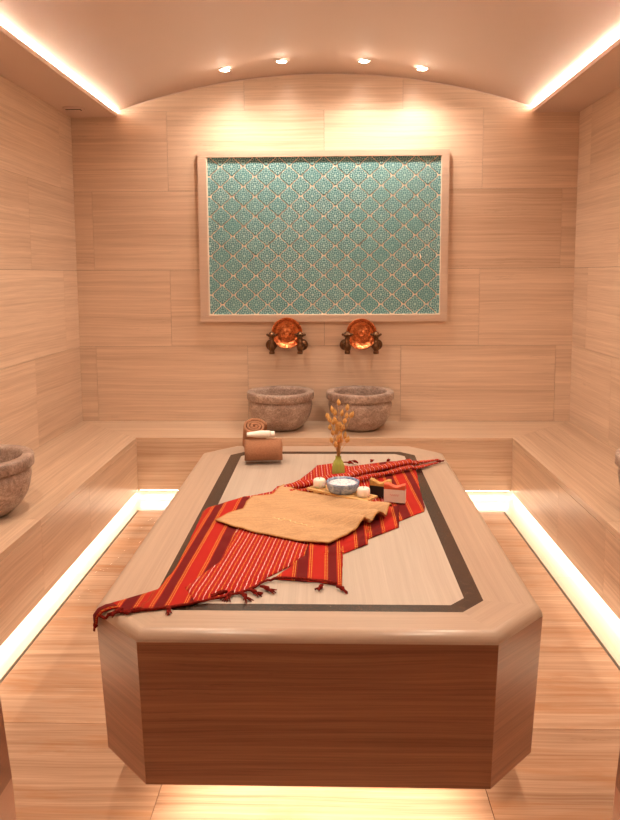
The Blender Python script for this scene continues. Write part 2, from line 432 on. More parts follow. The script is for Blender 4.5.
# benches: seat slab on a hanging front panel over a recessed plinth
def bench(name, kind, segs, label):
    e = empty(name, segs['loc'], label, 'bench')
    for part in ('seat', 'front_panel', 'plinth'):
        m = MB()
        for poly, z0, z1, gr in segs[part]: m.prism(poly, z0, z1, gr)
        o = m.build(part, M['bench'], e, bevel=.004 if part == 'seat' else 0)
    return e
def side_bench(xw, xf, sgn, label):
    ys = [Y0+.02, .79, 1.90, 3.01]; seat = []; fr = []
    ycf = D-BD; g = .0008
    for i in range(3):
        a, b = ys[i]+g, ys[i+1]-g
        seat.append(([(xw, a), (xf, a), (xf, b), (xw, b)], HB-.03, HB, 'y')); t = xf+sgn*.025
        fr.append(([(xf-sgn*.002, a), (t, a), (t, b), (xf-sgn*.002, b)], .07, HB-.031, 'y'))
    seat.append(([(xw, 3.01+g), (xf, 3.01+g), (xf, ycf), (xw, D-.001)], HB-.03, HB, 'y')); t = xf+sgn*.025
    fr.append(([(xf-sgn*.002, 3.01+g), (t, 3.01+g), (t, 3.64-g), (xf-sgn*.002, 3.64-g)], .07, HB-.031, 'y'))
    fr.append(([(xf-sgn*.002, 3.64+g), (t, 3.64+g), (t, ycf), (xf-sgn*.002, ycf)], .07, HB-.031, 'y'))
    p0 = xf+sgn*.2
    pl = [([(xw, Y0+.02), (p0, Y0+.02), (p0, D-.2), (xw, D-.2)], 0, HB-.031, 'y')]
    return bench('stone_bench', '', dict(loc=((xw+xf)/2, 2.2, 0), seat=seat, front_panel=fr, plinth=pl), label)
side_bench(WL+.001, BL, -1, 'long veined stone bench built along the left wall')
side_bench(WR-.001, BR, 1, 'long veined stone bench built along the right wall')
ycf = D-BD; q = .0012
seat = []; xsb = [BL, .0, BR]; xsw = [WL, .0, WR]
seat = [([(BL+q, ycf), (-.001, ycf), (-.001, D-.001), (WL+.002+q, D-.001)], HB-.03, HB, 'x'), ([(.001, ycf), (BR-q, ycf), (WR-.002-q, D-.001), (.001, D-.001)], HB-.03, HB, 'x')]
fr = [([(a, ycf+.002), (b, ycf+.002), (b, ycf+.027), (a, ycf+.027)], .07, HB-.031, 'x') for a, b in ((BL+.002, -.001), (.001, BR-.002))]
pl = [([(BL+.0, D-.30), (BR, D-.30), (BR, D-.002), (BL, D-.002)], 0, HB-.031, 'x')]
bench('stone_bench', '', dict(loc=(0, D-.27, 0), seat=seat, front_panel=fr, plinth=pl), 'veined stone bench along the back wall carrying the two basins')
strip('bench_light_strip', M['under'], (BL-.10, BL-.07, Y0+.3, D-.35, .050, .0695), 'hidden warm light strip under the left bench')
strip('bench_light_strip', M['under'], (BR+.07, BR+.10, Y0+.3, D-.35, .050, .0695), 'hidden warm light strip under the right bench')
strip('bench_light_strip', M['under'], (BL, BR, ycf+.06, ycf+.09, .050, .0695), 'hidden warm light strip under the back bench')

# splayed stone jamb feet beside the doorway in front of the camera
def jamb(name, sgn, pts, outer):
    m = MB()
    for (z0, xa), (z1, xb), mi in ((pts[0], pts[1], 1), (pts[1], pts[2], 0)):
        P = [Vector(v) for v in ((xa, 1.2, z0), (outer, 1.2, z0), (outer, 1.2, z1), (xb, 1.2, z1))]; Q = [p-Vector((0, .14, 0)) for p in P]
        u = lambda p: (p.x*1+p.y, p.z)
        m.face(P, [u(p) for p in P], mi); m.face(Q[::-1], [u(p) for p in Q[::-1]], mi)
        for i in range(4): f = [P[i], P[(i+1) % 4], Q[(i+1) % 4], Q[i]]; m.face(f, [u(p) for p in f], mi)
    tag(m.build(name, [M['jamb'], M['jamb2']]), kind='structure')
jamb('trim_5', -1, [(0, -.556), (.581, -.585), (.80, -.604)], -.95)
jamb('trim_6', 1, [(0, .485), (.582, .514), (.76, .527)], .88)

# ---------------------------------------------------------------- central platform (gobek tasi)
def octa(x0, x1, y0, y1, c):
    return [(x0+c, y0), (x1-c, y0), (x1, y0+c), (x1, y1-c), (x1-c, y1), (x0+c, y1), (x0, y1-c), (x0, y0+c)]
PX0, PX1, PY0, PY1, PC = -.668, .600, 1.759, 3.804, .161
def octi(d): return octa(PX0+d, PX1-d, PY0+d, PY1-d, PC-.586*d)
plat = empty('heated_platform', (-.034, 2.78, 0), 'large chamfered stone massage platform in the middle of the room', 'platform')
m = MB(); r = .028
rings = [(.0194, .1224), (.0, HS-r)]+[(r*(1-math.cos(a)), HS-r+r*math.sin(a)) for a in [PI/2*k/6 for k in range(1, 7)]]
offs = [(random.uniform(0, 40), random.uniform(0, 40)) for _ in range(8)]
R = [[Vector((x, y, z)) for x, y in octi(d)] for d, z in rings]
OUT = octa(-.509, .441, 1.882, 3.66, .072)
R.append([Vector((x, y, HS)) for x, y in OUT])
for i in range(len(R)-1):
    for j in range(8):
        k = (j+1) % 8; q4 = [R[i][j], R[i][k], R[i+1][k], R[i+1][j]]
        d = (R[1][k]-R[1][j]).normalized(); nrm = Vector((d.y, -d.x, 0)); o0 = R[1][j]
        uv = []
        for p in q4:
            v = p-o0; prog = (p.z-HS if i == 0 else None)
            uv.append((v.dot(d)+offs[j][0], (p.z if i < 2 else HS+(-v.dot(nrm)))+offs[j][1]))
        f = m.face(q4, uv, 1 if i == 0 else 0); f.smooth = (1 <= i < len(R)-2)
m.face([p for p in R[0]][::-1])
bmesh.ops.remove_doubles(m.b, verts=m.b.verts, dist=1e-5)
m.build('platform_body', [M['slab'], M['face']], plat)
INN = octa(-.452, .388, 1.924, 3.61, .045)
m = MB()
for j in range(8):
    k = (j+1) % 8; a, b, c, d = OUT[j], OUT[k], INN[k], INN[j]
    m.face([(a[0], a[1], HS), (b[0], b[1], HS), (c[0], c[1], HS), (d[0], d[1], HS)])
tag(m.build('inlay_band', M['inlay'], plat), 'black marble border inlay')
m = MB(); m.prism([(x, y) for x, y in INN], HS-.02, HS, 'y'); tag(m.build('centre_panel', M['cream'], plat), 'cream stone centre')
m = MB(); m.prism(octi(.22), 0, .122); m.build('plinth', M['slab'], plat)
m = MB(); ring = octi(.10); ring2 = octi(.13)
for j in (0, 4):
    k = (j+1) % 8; m.prism([ring[j], ring[k], ring2[k], ring2[j]], .098, .1215)
m.box(PX0+.17, PX0+.19, 2.3, 3.3, .098, .1215); m.box(PX1-.19, PX1-.17, 2.3, 3.3, .098, .1215)
tag(m.build('platform_light_strip', M['plinth']), 'hidden warm light strip under the edge of the central platform', 'light strip')

# ---------------------------------------------------------------- tiled panel on the back wall
pan = empty('tile_panel', (-.035, D-.03, 1.16), 'framed panel of teal arabesque tiles on the back wall', 'panel')
X0, X1, Z0, Z1 = -.860, .794, 1.205, 2.316
m = MB(); m.box(X0, X1, D-.009, D-.001, Z0, Z1); m.build('grout_bed', M['grout'], pan)
TW, TH = .1625, .1393
tcx, tcz = .455, 1.837
def tile_outline(w, h, n=7):
    Q = [(0, .47), (.045, .448), (.085, .388), (.125, .352), (.17, .300), (.215, .247), (.262, .213), (.300, .170), (.345, .135), (.378, .085), (.396, .04), (.40, 0)]
    E = [(a*w, b*h) for a, b in Q]
    P = E[:-1]+[(x, -y) for x, y in E[::-1]][:-1]+[(-x, -y) for x, y in E][:-1]+[(-x, y) for x, y in E[::-1]][:-1]
    return P
bm = bmesh.new(); uvl = bm.loops.layers.uv.new('UVMap'); tone = bm.loops.layers.float_color.new('tone')
oc = tile_outline(TW, TH); gsc = 1.0
for i in range(-18, 10):
    for j in range(-12, 12):
        if (i+j) % 2: continue
        cx, cz = tcx+i*TW/2, tcz+j*TH/2
        if cx < X0-.09 or cx > X1+.09 or cz < Z0-.08 or cz > Z1+.08: continue
        tn = min(1, max(0, random.gauss(.35, .25))); dep = []
        for sc, yy in ((gsc, -.009), (gsc, -.0125), (gsc-.06, -.0145)):
            dep.append([bm.verts.new((cx+x*sc, D+yy, cz+z*sc)) for x, z in oc])
        fs = []
        for a in range(2):
            for k in range(len(oc)):
                l = (k+1) % len(oc); fs.append(bm.faces.new((dep[a][k], dep[a][l], dep[a+1][l], dep[a+1][k])))
        fs.append(bm.faces.new(dep[2]))
        for f in fs:
            for l in f.loops:
                l[uvl].uv = ((l.vert.co.x-cx)/TW, (l.vert.co.z-cz)/TH); l[tone] = (tn, tn, tn, 1)
for co_, no in (((X0, 0, 0), (-1, 0, 0)), ((X1, 0, 0), (1, 0, 0)), ((0, 0, Z0), (0, 0, -1)), ((0, 0, Z1), (0, 0, 1))):
    bmesh.ops.bisect_plane(bm, geom=bm.verts[:]+bm.edges[:]+bm.faces[:], plane_co=co_, plane_no=no, clear_outer=True)
mb = MB.__new__(MB); mb.b = bm; mb.uv = uvl; mb.build('tiles', M['tile'], pan)
m = MB(); a, b = .0, .06; yf = D-.036
fx0, fx1, fz0, fz1 = -.920, .8455, 1.158, 2.357
m.box(fx0, fx1, yf, D-.001, Z1, fz1, 'x'); m.box(fx0, fx1, yf, D-.001, fz0, Z0, 'x')
m.box(fx0, X0, yf, D-.001, Z0+.0006, Z1-.0006, 'x'); m.box(X1, fx1, yf, D-.001, Z0+.0006, Z1-.0006, 'x')
m.build('panel_frame', M['frame'], pan, bevel=.002)
m = MB(); t = .006; yb = D-.030
m.box(X0, X1, yb, D-.0095, Z0, Z0+t); m.box(X0, X0+t, yb, D-.0095, Z0+t, Z1); m.box(X1-t*.6, X1, yb, D-.0095, Z0+t, Z1)
m.build('edge_bead', M['grout'], pan)
m = MB(); m.tube([(.648, D-.015, 1.640), (.656, D-.0155, 1.615), (.652, D-.015, 1.598)], [.003, .006, .004], 6); tag(m.build('chip', M['grout'], pan), 'pale chipped spot')

# ---------------------------------------------------------------- downlights
def downlight(x, y, label, watts, group):
    z = zarc(x) if SL < x < SR else ZS
    e = empty('downlight', (x, y, z), label, 'ceiling light', group)
    m = MB(); prof = [(.036, -.001), (.043, -.001), (.045, -.005), (.042, -.008), (.033, -.009), (.032, -.002)]
    m.lathe(prof, 32, (0, 0, 0), cap0=False, cap1=False); local(m.build('trim_ring', M['white']), e)
    m = MB(); m.lathe([(.033, -.005), (.022, -.010), (.002, -.012)], 24, cap0=True, cap1=True); local(m.build('lens', M['lens']), e)
    l = bpy.data.lights.new('downlight_lamp', 'SPOT'); l.energy = watts; l.color = (1, .84, .69) if y > 4 else LIGHT; l.spot_size = math.radians(150); l.spot_blend = 1.0; l.shadow_soft_size = .03
    lo = bpy.data.objects.new('downlight_lamp', l); C.objects.link(lo); lo.parent = e; lo.location = (0, 0, -.03)
    return e
for x, y, wd in ((-.680, 4.81, 'leftmost of four small ceiling downlights near the back wall'), (-.300, 4.77, 'second from left of four small ceiling downlights near the back wall'),
                 (.235, 4.79, 'third from left of four small ceiling downlights near the back wall'), (.618, 4.84, 'rightmost of four small ceiling downlights near the back wall')):
    downlight(x, y, wd, DOWN, 'downlights near the back wall')
for x, y in ((-1.02, 3.1), (.95, 3.1), (-1.02, 1.7), (.95, 1.7)):  # unseen lamps, added and spread sideways to brighten platform and walls
    downlight(x, y, 'unseen ceiling downlight added outside the frame to brighten the platform and walls', DOWN_ADDED, 'added downlights outside the frame')

# round air vent in the left soffit
e = empty('air_vent', (-1.700, 4.84, ZS), 'small round vent with a slot in the left ceiling soffit', 'vent')
m = MB(); m.lathe([(.072, 0), (.074, -.002), (.066, -.006), (.056, -.008), (.002, -.008)], 40); local(m.build('vent_plate', M['paint']), e)
m = MB(); m.box(-.050, .050, -.016, .016, -.012, -.0082); local(m.build('slot', M['black'], bevel=.0), e)
m = MB(); m.box(-.046, .046, -.016, .010, -.018, -.0122); local(m.build('slot_flap', M['paint'], bevel=.003), e)

# ---------------------------------------------------------------- basins
def basin(x, y, label, rz=0):
    e = empty('stone_basin', (x, y, HB), label, 'basin', 'round marble basins on the benches'); e.rotation_euler.z = rz
    H = .267; m = MB()
    prof = [(.002, 0), (.105, 0), (.122, .004), (.150, .024), (.180, .055), (.203, .095), (.213, .130), (.217, .155), (.221, .172), (.219, .190), (.212, .204),
            (.211, .212), (.214, .215), (.230, .216), (.2335, .220), (.2335, .258), (.231, .2655), (.228, H), (.190, H), (.183, .264), (.178, .250), (.172, .20), (.158, .13), (.125, .07), (.07, .045), (.002, .04)]
    m.lathe(prof, 96); o = local(m.build('bowl', M['basin']), e)
    return e
b1 = basin(-.335, 4.862, 'left of the two grey marble basins on the back bench', .3)
b2 = basin(.217, 4.862, 'right of the two grey marble basins on the back bench', 2.0)
basin(-1.573, 3.073, 'grey marble basin on the left bench, cut by the left edge of the photo', 4.0)
basin(1.509, 3.085, 'marble basin barely showing on the right bench at the right edge', 5.0)

# ---------------------------------------------------------------- taps and copper bowls
def faucet(x, label, side):
    z = 1.000; y = D
    e = empty('wall_tap', (x, y, z), label, 'tap', 'bronze taps above the basins')
    rx = Matrix.Rotation(PI/2, 3, 'X')
    m = MB(); m.lathe([(.002, 0), (.040, 0), (.041, .006), (.032, .012), (.024, .016), (.016, .022), (.013, .100), (.002, .102)], 32, (side*.012, 0, -.012), rot=rx); local(m.build('wall_flange', M['bronze']), e)
    m = MB(); m.lathe([(.002, -.066), (.019, -.066), (.020, -.050), (.015, -.046), (.021, -.038), (.026, -.020), (.025, -.004), (.016, .010), (.019, .016), (.019, .022), (.014, .028), (.015, .038), (.020, .043), (.017, .050), (.010, .056), (.002, .056)], 24, (0, -.115, 0))
    local(m.build('tap_body', M['bronze']), e)
    m = MB(); m.lathe([(.002, .050), (.012, .050), (.026, .056), (.028, .070), (.019, .084), (.008, .092), (.002, .094)], 20, (0, -.115, 0))
    for k in range(5):
        a = 2*PI*k/5+.3; cx, cy = .034*math.cos(a), .034*math.sin(a); m.lathe([(.001, -.009), (.007, -.006), (.009, 0), (.007, .006), (.001, .009)], 12, (cx, -.115+cy, .070))
    local(m.build('tap_handle', M['bronze']), e)
    return e
for x, lb, s in ((-.403, 'left bronze tap of the left basin', -1), (-.203, 'right bronze tap of the left basin', 1), (.132, 'left bronze tap of the right basin', -1), (.335, 'right bronze tap of the right basin', 1)):
    faucet(x, lb, s)
def copper(x, z, label, tilt):
    e = empty('copper_bowl', (x, D-.040, z), label, 'bowl', 'copper bowls hung between the taps')
    rot = Matrix.Rotation(PI/2+tilt, 3, 'X')
    m = MB()
    prof = [(.001, .006), (.012, .007), (.018, .012), (.022, .007), (.030, .005), (.060, .003), (.078, .004), (.088, .010), (.098, .026), (.106, .030), (.111, .031), (.111, .028), (.102, .022), (.092, .006), (.080, 0), (.001, 0)]
    # dish with central boss
    prof = [(r, z_) for r, z_ in prof]
    m.lathe(prof, 64, rot=rot); local(m.build('dish', M['copper']), e); return e
copper(-.298, 1.078, 'left round hammered copper bowl hung above the left basin', -.04)
copper(.234, 1.069, 'right round hammered copper bowl hung above the right basin', -.04)

# ---------------------------------------------------------------- cloth on the platform
PF = [(-0.354,2.892),(-0.321,2.905),(-0.245,2.961),(-0.229,3.033),(-0.165,3.079),(-0.132,3.141),(-0.081,3.289),(-0.059,3.377),(0.015,3.414),(0.102,3.360),(0.288,3.453),(0.403,3.463),(0.414,3.310),(0.393,2.996),(0.383,2.759),(0.372,2.711),(0.263,2.597),(0.167,2.512),(-0.103,2.410)]
PA = [(-0.497,2.701),(-0.482,2.749),(-0.354,2.892),(-0.272,2.789),(0.003,2.460),(-0.059,2.338),(-0.095,2.219),(-0.189,2.096),(-0.289,2.011),(-0.394,1.907),(-0.473,1.882),(-0.579,1.857),(-0.619,1.916),(-0.509,2.007),(-0.489,2.151),(-0.489,2.359)]
PB = [(-0.334,2.506),(-0.059,2.338),(-0.095,2.219),(-0.189,2.096),(-0.235,2.011),(-0.330,1.952),(-0.382,1.920),(-0.429,2.009),(-0.349,2.215)]
PE = [(0.079,2.617),(0.280,2.770),(0.257,2.533),(0.136,2.413),(0.037,2.366)]
PD = [(-0.034,2.509),(0.147,2.595),(0.134,2.367),(0.026,2.261),(-0.031,2.261)]
PCc = [(-0.175,2.081),(-0.080,2.260),(-0.062,2.459),(0.051,2.510),(0.049,2.412),(0.038,2.036),(-0.034,2.062),(-0.120,2.075)]
def sdist(p, poly):
    # signed distance, positive inside
    x, y = p; inside = False; best = 9; n = len(poly)
    for i in range(n):
        x1, y1 = poly[i]; x2, y2 = poly[(i+1) % n]
        if (y1 > y) != (y2 > y) and x < (x2-x1)*(y-y1)/(y2-y1)+x1: inside = not inside
        dx, dy = x2-x1, y2-y1; t = max(0, min(1, ((x-x1)*dx+(y-y1)*dy)/(dx*dx+dy*dy))); d = math.hypot(x-x1-t*dx, y-y1-t*dy); best = min(best, d)
    return best if inside else -best
LAY = [PF, PA, PB, PE, PD, PCc]; STEP = .0042
def patch(m, k, uvf, mif, rip=.003, cell=.011, fold=None):
    poly = LAY[k]; b = bmesh.new(); uv = b.loops.layers.uv.new('UVMap')
    # slightly wavy outline
    P = []
    for i in range(len(poly)):
        a, c = Vector(poly[i]), Vector(poly[(i+1) % len(poly)]); n = max(1, int((c-a).length/.03))
        for j in range(n): P.append(a.lerp(c, j/n))
    b.faces.new([b.verts.new((p.x+.003*noise.noise(Vector((p.x*30, p.y*30, k))), p.y+.003*noise.noise(Vector((p.x*30, p.y*30, k+9))), 0)) for p in P])
    xs = [p.x for p in P]; ys = [p.y for p in P]
    x = min(xs)+cell
    while x < max(xs): bmesh.ops.bisect_plane(b, geom=b.verts[:]+b.edges[:]+b.faces[:], plane_co=(x, 0, 0), plane_no=(1, 0, 0)); x += cell
    y = min(ys)+cell
    while y < max(ys): bmesh.ops.bisect_plane(b, geom=b.verts[:]+b.edges[:]+b.faces[:], plane_co=(0, y, 0), plane_no=(0, 1, 0)); y += cell
    vm = {}
    for v in b.verts:
        p = (v.co.x, v.co.y); z = HS+.0035
        for j in range(k): z += STEP*smooth(-.006, .012, sdist(p, LAY[j]))
        ds = sdist(p, poly); body = smooth(0, .02, ds)
        z += body*(rip*(.6+noise.noise(Vector((p[0]*9, p[1]*9, k*5)))*.9+.35*noise.noise(Vector((p[0]*28, p[1]*20, k*3+2)))))
        if fold: z += fold(p, ds)
        z += edge_drop(p)
        vm[v] = [m.b.verts.new((p[0], p[1], z)), None]
    for f in b.faces:
        c = f.calc_center_median(); vs = [vm[v][0] for v in f.verts]
        nf = m.b.faces.new(vs); nf.smooth = True; nf.material_index = mif(c.x, c.y)
        for l in nf.loops: l[m.uv].uv = uvf(l.vert.co.x, l.vert.co.y)
    b.free()
def edge_drop(p):
    # follow the rounded edge of the platform
    d = min(p[0]-PX0, p[1]-PY0, (p[0]+p[1]-(PX0+PY0+PC))/1.4142)
    if d >= .028: return 0
    t = 1-max(d, 0)/.028; return -(.028-.028*math.sqrt(max(0, 1-t*t)))
cl = empty('striped_cloth', (-.05, 2.6, HS), 'red striped woven cloth with tassels spread diagonally across the platform', 'cloth')
m = MB()
sA = lambda x, y: (x+.50-.04*(y-2.42), y)
patch(m, 0, lambda x, y: (.40-x-.04*(y-3)+.02, y), lambda x, y: 0 if .40-x-.04*(y-3)+.02 < .185 else 1, .004)
patch(m, 1, lambda x, y: ((sA(x, y)[0]) % 10 if sA(x, y)[0] > 0 else sA(x, y)[0]+.185, y), lambda x, y: 0 if sA(x, y)[0] < .185 else 1, .004)
patch(m, 2, lambda x, y: (x-.10*y+3, y), lambda x, y: 1, .004)
fold_lo = lambda amp: (lambda p, ds: amp*smooth(0, .01, ds)*(1-smooth(.02, .06, ds)))
patch(m, 3, lambda x, y: (.31-x, y), lambda x, y: 0, .003, fold=fold_lo(.005))
patch(m, 4, lambda x, y: (.155-x, y), lambda x, y: 0, .003, fold=fold_lo(.005))
patch(m, 5, lambda x, y: (.053-x, y), lambda x, y: 0, .003, fold=fold_lo(.003))
cobj = m.build('cloth_sheet', [M['band'], M['dash']], cl)
sd = cobj.modifiers.new('thick', 'SOLIDIFY'); sd.thickness = .0024; sd.offset = -1
# rolled edges of the cloth running to the far right corner
def roll(pts, r, name='rolled_edge'):
    m = MB(); P = []
    pts = [Vector((x, y, HS+.020)) for x, y in pts]
    for i in range(len(pts)-1):
        for k in range(14): P.append(pts[i].lerp(pts[i+1], k/14))
    P.append(pts[-1]); n = len(P)
    rs = [r*(.9+.25*noise.noise(Vector((i*.13, r*90, 0))))*(1-.62*smooth(.72, 1, i/n))*(.5+.5*smooth(0, .05, i/n)) for i in range(n)]
    for i, p in enumerate(P): p.z = HS+(.014 if -.05 < p.x < .40 else .006)+rs[i]*.55; p.y += .003*math.sin(i*.4)
    m.tube(P, rs, 10, flat=.6, uvm=True)
    m.build(name, M['dash'], cl)
roll([(-0.205,2.955),(-0.084,3.040),(0.072,3.122),(0.240,3.262),(0.392,3.364),(0.545,3.462)], .024)
roll([(-0.190,2.905),(-0.039,2.960),(0.093,3.052),(0.257,3.183),(0.414,3.300),(0.530,3.405)], .018)
# hanging tip over the near left corner
def drape_strip(path, w0, w1, dirv):
    m = MB(); A = []; B = []
    n = len(path)
    for i, p in enumerate(path):
        p = Vector(p); wv = Vector(dirv)*(w0+(w1-w0)*i/(n-1)); A.append(p-wv); B.append(p+wv)
    for i in range(n-1):
        f = m.face([A[i], B[i], B[i+1], A[i+1]], [(.03, i*.02), (.07, i*.02), (.07, i*.02+.02), (.03, i*.02+.02)], smooth=True)
    bmesh.ops.remove_doubles(m.b, verts=m.b.verts, dist=1e-5)
    o = m.build('hanging_tip', M['band'], cl); s = o.modifiers.new('thick', 'SOLIDIFY'); s.thickness = .004; s.offset = 0
drape_strip([(-.600, 1.895, HS+.006), (-.622, 1.896, HS+.002), (-.645, 1.895, HS-.008), (-.660, 1.895, HS-.026), (-.663, 1.902, HS-.042), (-.664, 1.905, HS-.052)], .026, .012, (.5, -.5, 0))
def tassel(x, y, ang, L=.035, z=None, hang=False):
    m = MB(); z = HS+.008 if z is None else z; rr = random.Random(int(x*1000+y*777))
    d = Vector((math.cos(ang), math.sin(ang), 0)) if not hang else Vector((-.1, -.1, -1)).normalized()
    s = Vector((x, y, z)); P = [s, s+d*L*.25+Vector((0, 0, .003)), s+d*L*.5+Vector((.002, .003, 0)), s+d*L*.62]
    m.tube(P, [.004, .005, .0075, .005], 8)
    for k in range(6):
        a = ang+rr.uniform(-.7, .7); dd = Vector((math.cos(a), math.sin(a), rr.uniform(-.2, .2))) if not hang else (d+Vector((rr.uniform(-.2, .2), rr.uniform(-.2, .2), 0))).normalized()
        e0 = s+d*L*.55; m.tube([e0, e0+dd*L*.22, e0+dd*L*.5+Vector((0, 0, -.002))], [.0028, .0026, .0014], 5)
    m.build('tassel', M['tassel'], cl)
for a in ((-.575, 1.872, -2.2, .045), (-.455, 1.888, -1.2, .040), (-.282, 1.985, -1.9, .055), (-.262, 1.975, -.9, .055), (-.240, 1.995, -.6, .050), (-.300, 1.985, -2.6, .05), (-.205, 2.020, -.7, .055),
          (-.020, 2.030, -2.0, .035), (.022, 2.022, -.8, .045), (-.52, 1.872, -2.7, .05),
          (.140, 3.370, 2.1, .06), (.118, 3.360, 2.6, .05), (.205, 3.390, 1.4, .04), (.285, 3.405, 1.2, .035), (.400, 3.405, 2.0, .04), (.415, 3.365, .5, .04)):
    tassel(*a, z=HS+.018 if a[1] > 3 else None)
tassel(.525, 3.405, .72, .05, z=HS+.012)
tassel(-.666, 1.905, 0, .022, z=HS-.050, hang=True)
# twisted cord of dark yarn along the near frayed hem
m = MB(); hem = [(-.645, 1.885), (-.610, 1.868), (-.575, 1.858), (-.52, 1.868), (-.47, 1.880), (-.41, 1.900), (-.36, 1.925), (-.30, 1.955), (-.24, 1.995), (-.19, 2.065), (-.12, 2.070), (-.04, 2.055), (.038, 2.032)]
P = []
for i in range(len(hem)-1):
    for k in range(6):
        t = k/6; x = hem[i][0]*(1-t)+hem[i+1][0]*t; y = hem[i][1]*(1-t)+hem[i+1][1]*t; P.append((x+.002*math.sin(len(P)*1.3), y+.002*math.cos(len(P)*1.3), HS+.007+edge_drop((x, y))+(.006 if x > -.17 else 0)))
m.tube(P, .0042, 6); m.build('frayed_hem', M['tassel'], cl)

# ---------------------------------------------------------------- tan towel
PT = [(-0.426,2.576),(-0.338,2.692),(-0.332,2.778),(-0.308,2.843),(-0.235,2.884),(-0.197,3.012),(-0.130,2.905),(0.000,2.820),(0.243,2.675),(0.214,2.600),(0.142,2.513),(0.111,2.475),(-0.001,2.333),(-0.054,2.350),(-0.101,2.368),(-0.284,2.453)]
def layer_z(p):
    z = HS+.0035
    for j in range(6): z += STEP*smooth(-.006, .012, sdist(p, LAY[j]))
    return z
er0, er1 = Vector((.247, 2.690)), Vector((-.001, 2.333)); ed = (er1-er0).normalized(); EL = (er1-er0).length
def towel_z(x, y):
    v = Vector((x, y))-er0; t = v.dot(ed)/EL; s = abs(v.x*ed.y-v.y*ed.x)
    fo = math.exp(-s/.16)*(1-smooth(.50, .78, t))*smooth(-.08, .06, t)
    bump = abs(math.sin(PI*max(0, t)*4.6))**.9*.036*fo
    long_ = .007*math.sin((t*EL)*34+1.2*math.sin(s*5))*smooth(0, .1, s)*(1-.5*smooth(.3, .5, s))
    return layer_z((x, y))+.007+bump+.004+max(-.004, long_)+.002*noise.noise(Vector((x*18, y*18, 3)))
tw = empty('tan_towel', (-.1, 2.6, HS+.02), 'golden tan terry towel laid flat over the red striped cloth', 'towel')
b = bmesh.new(); P = []
for i in range(len(PT)):
    a, c = Vector(PT[i]), Vector(PT[(i+1) % len(PT)]); n = max(1, int((c-a).length/.02))
    for j in range(n): P.append(a.lerp(c, j/n))
b.faces.new([b.verts.new((p.x, p.y, 0)) for p in P]); cell = .009
for ax in (0, 1):
    lo, hi = min(p[ax] for p in P), max(p[ax] for p in P); q = lo+cell
    while q < hi: bmesh.ops.bisect_plane(b, geom=b.verts[:]+b.edges[:]+b.faces[:], plane_co=(q, 0, 0) if ax == 0 else (0, q, 0), plane_no=(1, 0, 0) if ax == 0 else (0, 1, 0)); q += cell
for v in b.verts: v.co.z = towel_z(v.co.x, v.co.y)
for f in b.faces: f.smooth = True
mb = MB.__new__(MB); mb.b = b; o = mb.build('towel_sheet', M['towel'], tw)
sd = o.modifiers.new('thick', 'SOLIDIFY'); sd.thickness = .005; sd.offset = -1
m = MB(); m.tube([(p.x, p.y, towel_z(p.x, p.y)-.0015) for p in P]+[(P[0].x, P[0].y, towel_z(P[0].x, P[0].y)-.0015)], .0032, 6); m.build('hem', M['hem'], tw)
# pale embroidered script, too small to read
m = MB(); c0 = Vector((-.215, 2.580)); c1 = Vector((-.060, 2.470)); dd = (c1-c0).normalized(); nn = Vector((-dd.y, dd.x)); Lx = (c1-c0).length
Q = []
for i in range(90):
    t = i/89; s = t*Lx; a = .007*math.sin(t*46)+.004*math.sin(t*19); p = c0+dd*(s+.004*math.cos(t*46))+nn*a; Q.append((p.x, p.y, towel_z(p.x, p.y)+.001))
m.tube(Q, .0011, 5); tag(m.build('embroidery', M['thread'], tw), 'pale embroidered script')

# ---------------------------------------------------------------- rolled towels and tube
def spiral_roll(r, L, label, loc, turns=3.6, axis='x', rz=0, tilt=(0, 0)):
    e = empty('rolled_towel', loc, label, 'towel', 'brown rolled towels')
    m = MB(); n = int(turns*26); th = .012
    sec = []
    for i in range(n+1):
        a = i/26*2*PI; rr = r-(r-.012)*i/n if i else r; sec.append((a, rr))
    nx = 8
    def pt(a, rr, x):
        p = Vector((x, rr*math.cos(a-1.2), rr*math.sin(a-1.2)))
        return p
    def rad(i): return r-(r-.010)*(i/n)
    outer = [[pt(i/26*2*PI, rad(i)+.0012*math.sin(i*2.1), -L/2+L*k/nx+(0 if 0 < k < nx else (1 if k else -1)*.003*math.sin(i*.35))) for k in range(nx+1)] for i in range(n+1)]
    inner = [[pt(i/26*2*PI, max(rad(i)-th, .002), -L/2+L*k/nx) for k in range(nx+1)] for i in range(n+1)]
    V = [[m.b.verts.new(p) for p in rw] for rw in outer]; W = [[m.b.verts.new(p) for p in rw] for rw in inner]
    for i in range(n):
        for k in range(nx):
            for A, s in ((V, 1), (W, -1)):
                f = m.b.faces.new((A[i][k], A[i][k+1], A[i+1][k+1], A[i+1][k])); f.smooth = True
        for k in (0, nx): f = m.b.faces.new((V[i][k], V[i+1][k], W[i+1][k], W[i][k])); f.smooth = True
    for i in (0, n):
        for k in range(nx): m.b.faces.new((V[i][k], V[i][k+1], W[i][k+1], W[i][k]))
    o = local(m.build('terry_roll', M['brown']), e)
    if axis == 'z': o.rotation_euler = (0, -PI/2, 0)
    e.rotation_euler = (tilt[0], tilt[1], rz)
    return e
spiral_roll(.062, .182, 'brown rolled towel lying in front with a white tube on top', (-.324, 3.432, HS+.0635), rz=.10)
spiral_roll(.067, .128, 'brown rolled towel standing on end behind the lying roll, spiral showing', (-.392, 3.642, HS+.090), axis='z', tilt=(.46, .12), rz=0, turns=3.2)
e = empty('lotion_tube', (-.334, 3.440, HS+.1435), 'small white tube lying on top of the rolled towel', 'tube')
rotx = Matrix.Rotation(PI/2, 3, 'Y')
m = MB()
R = []
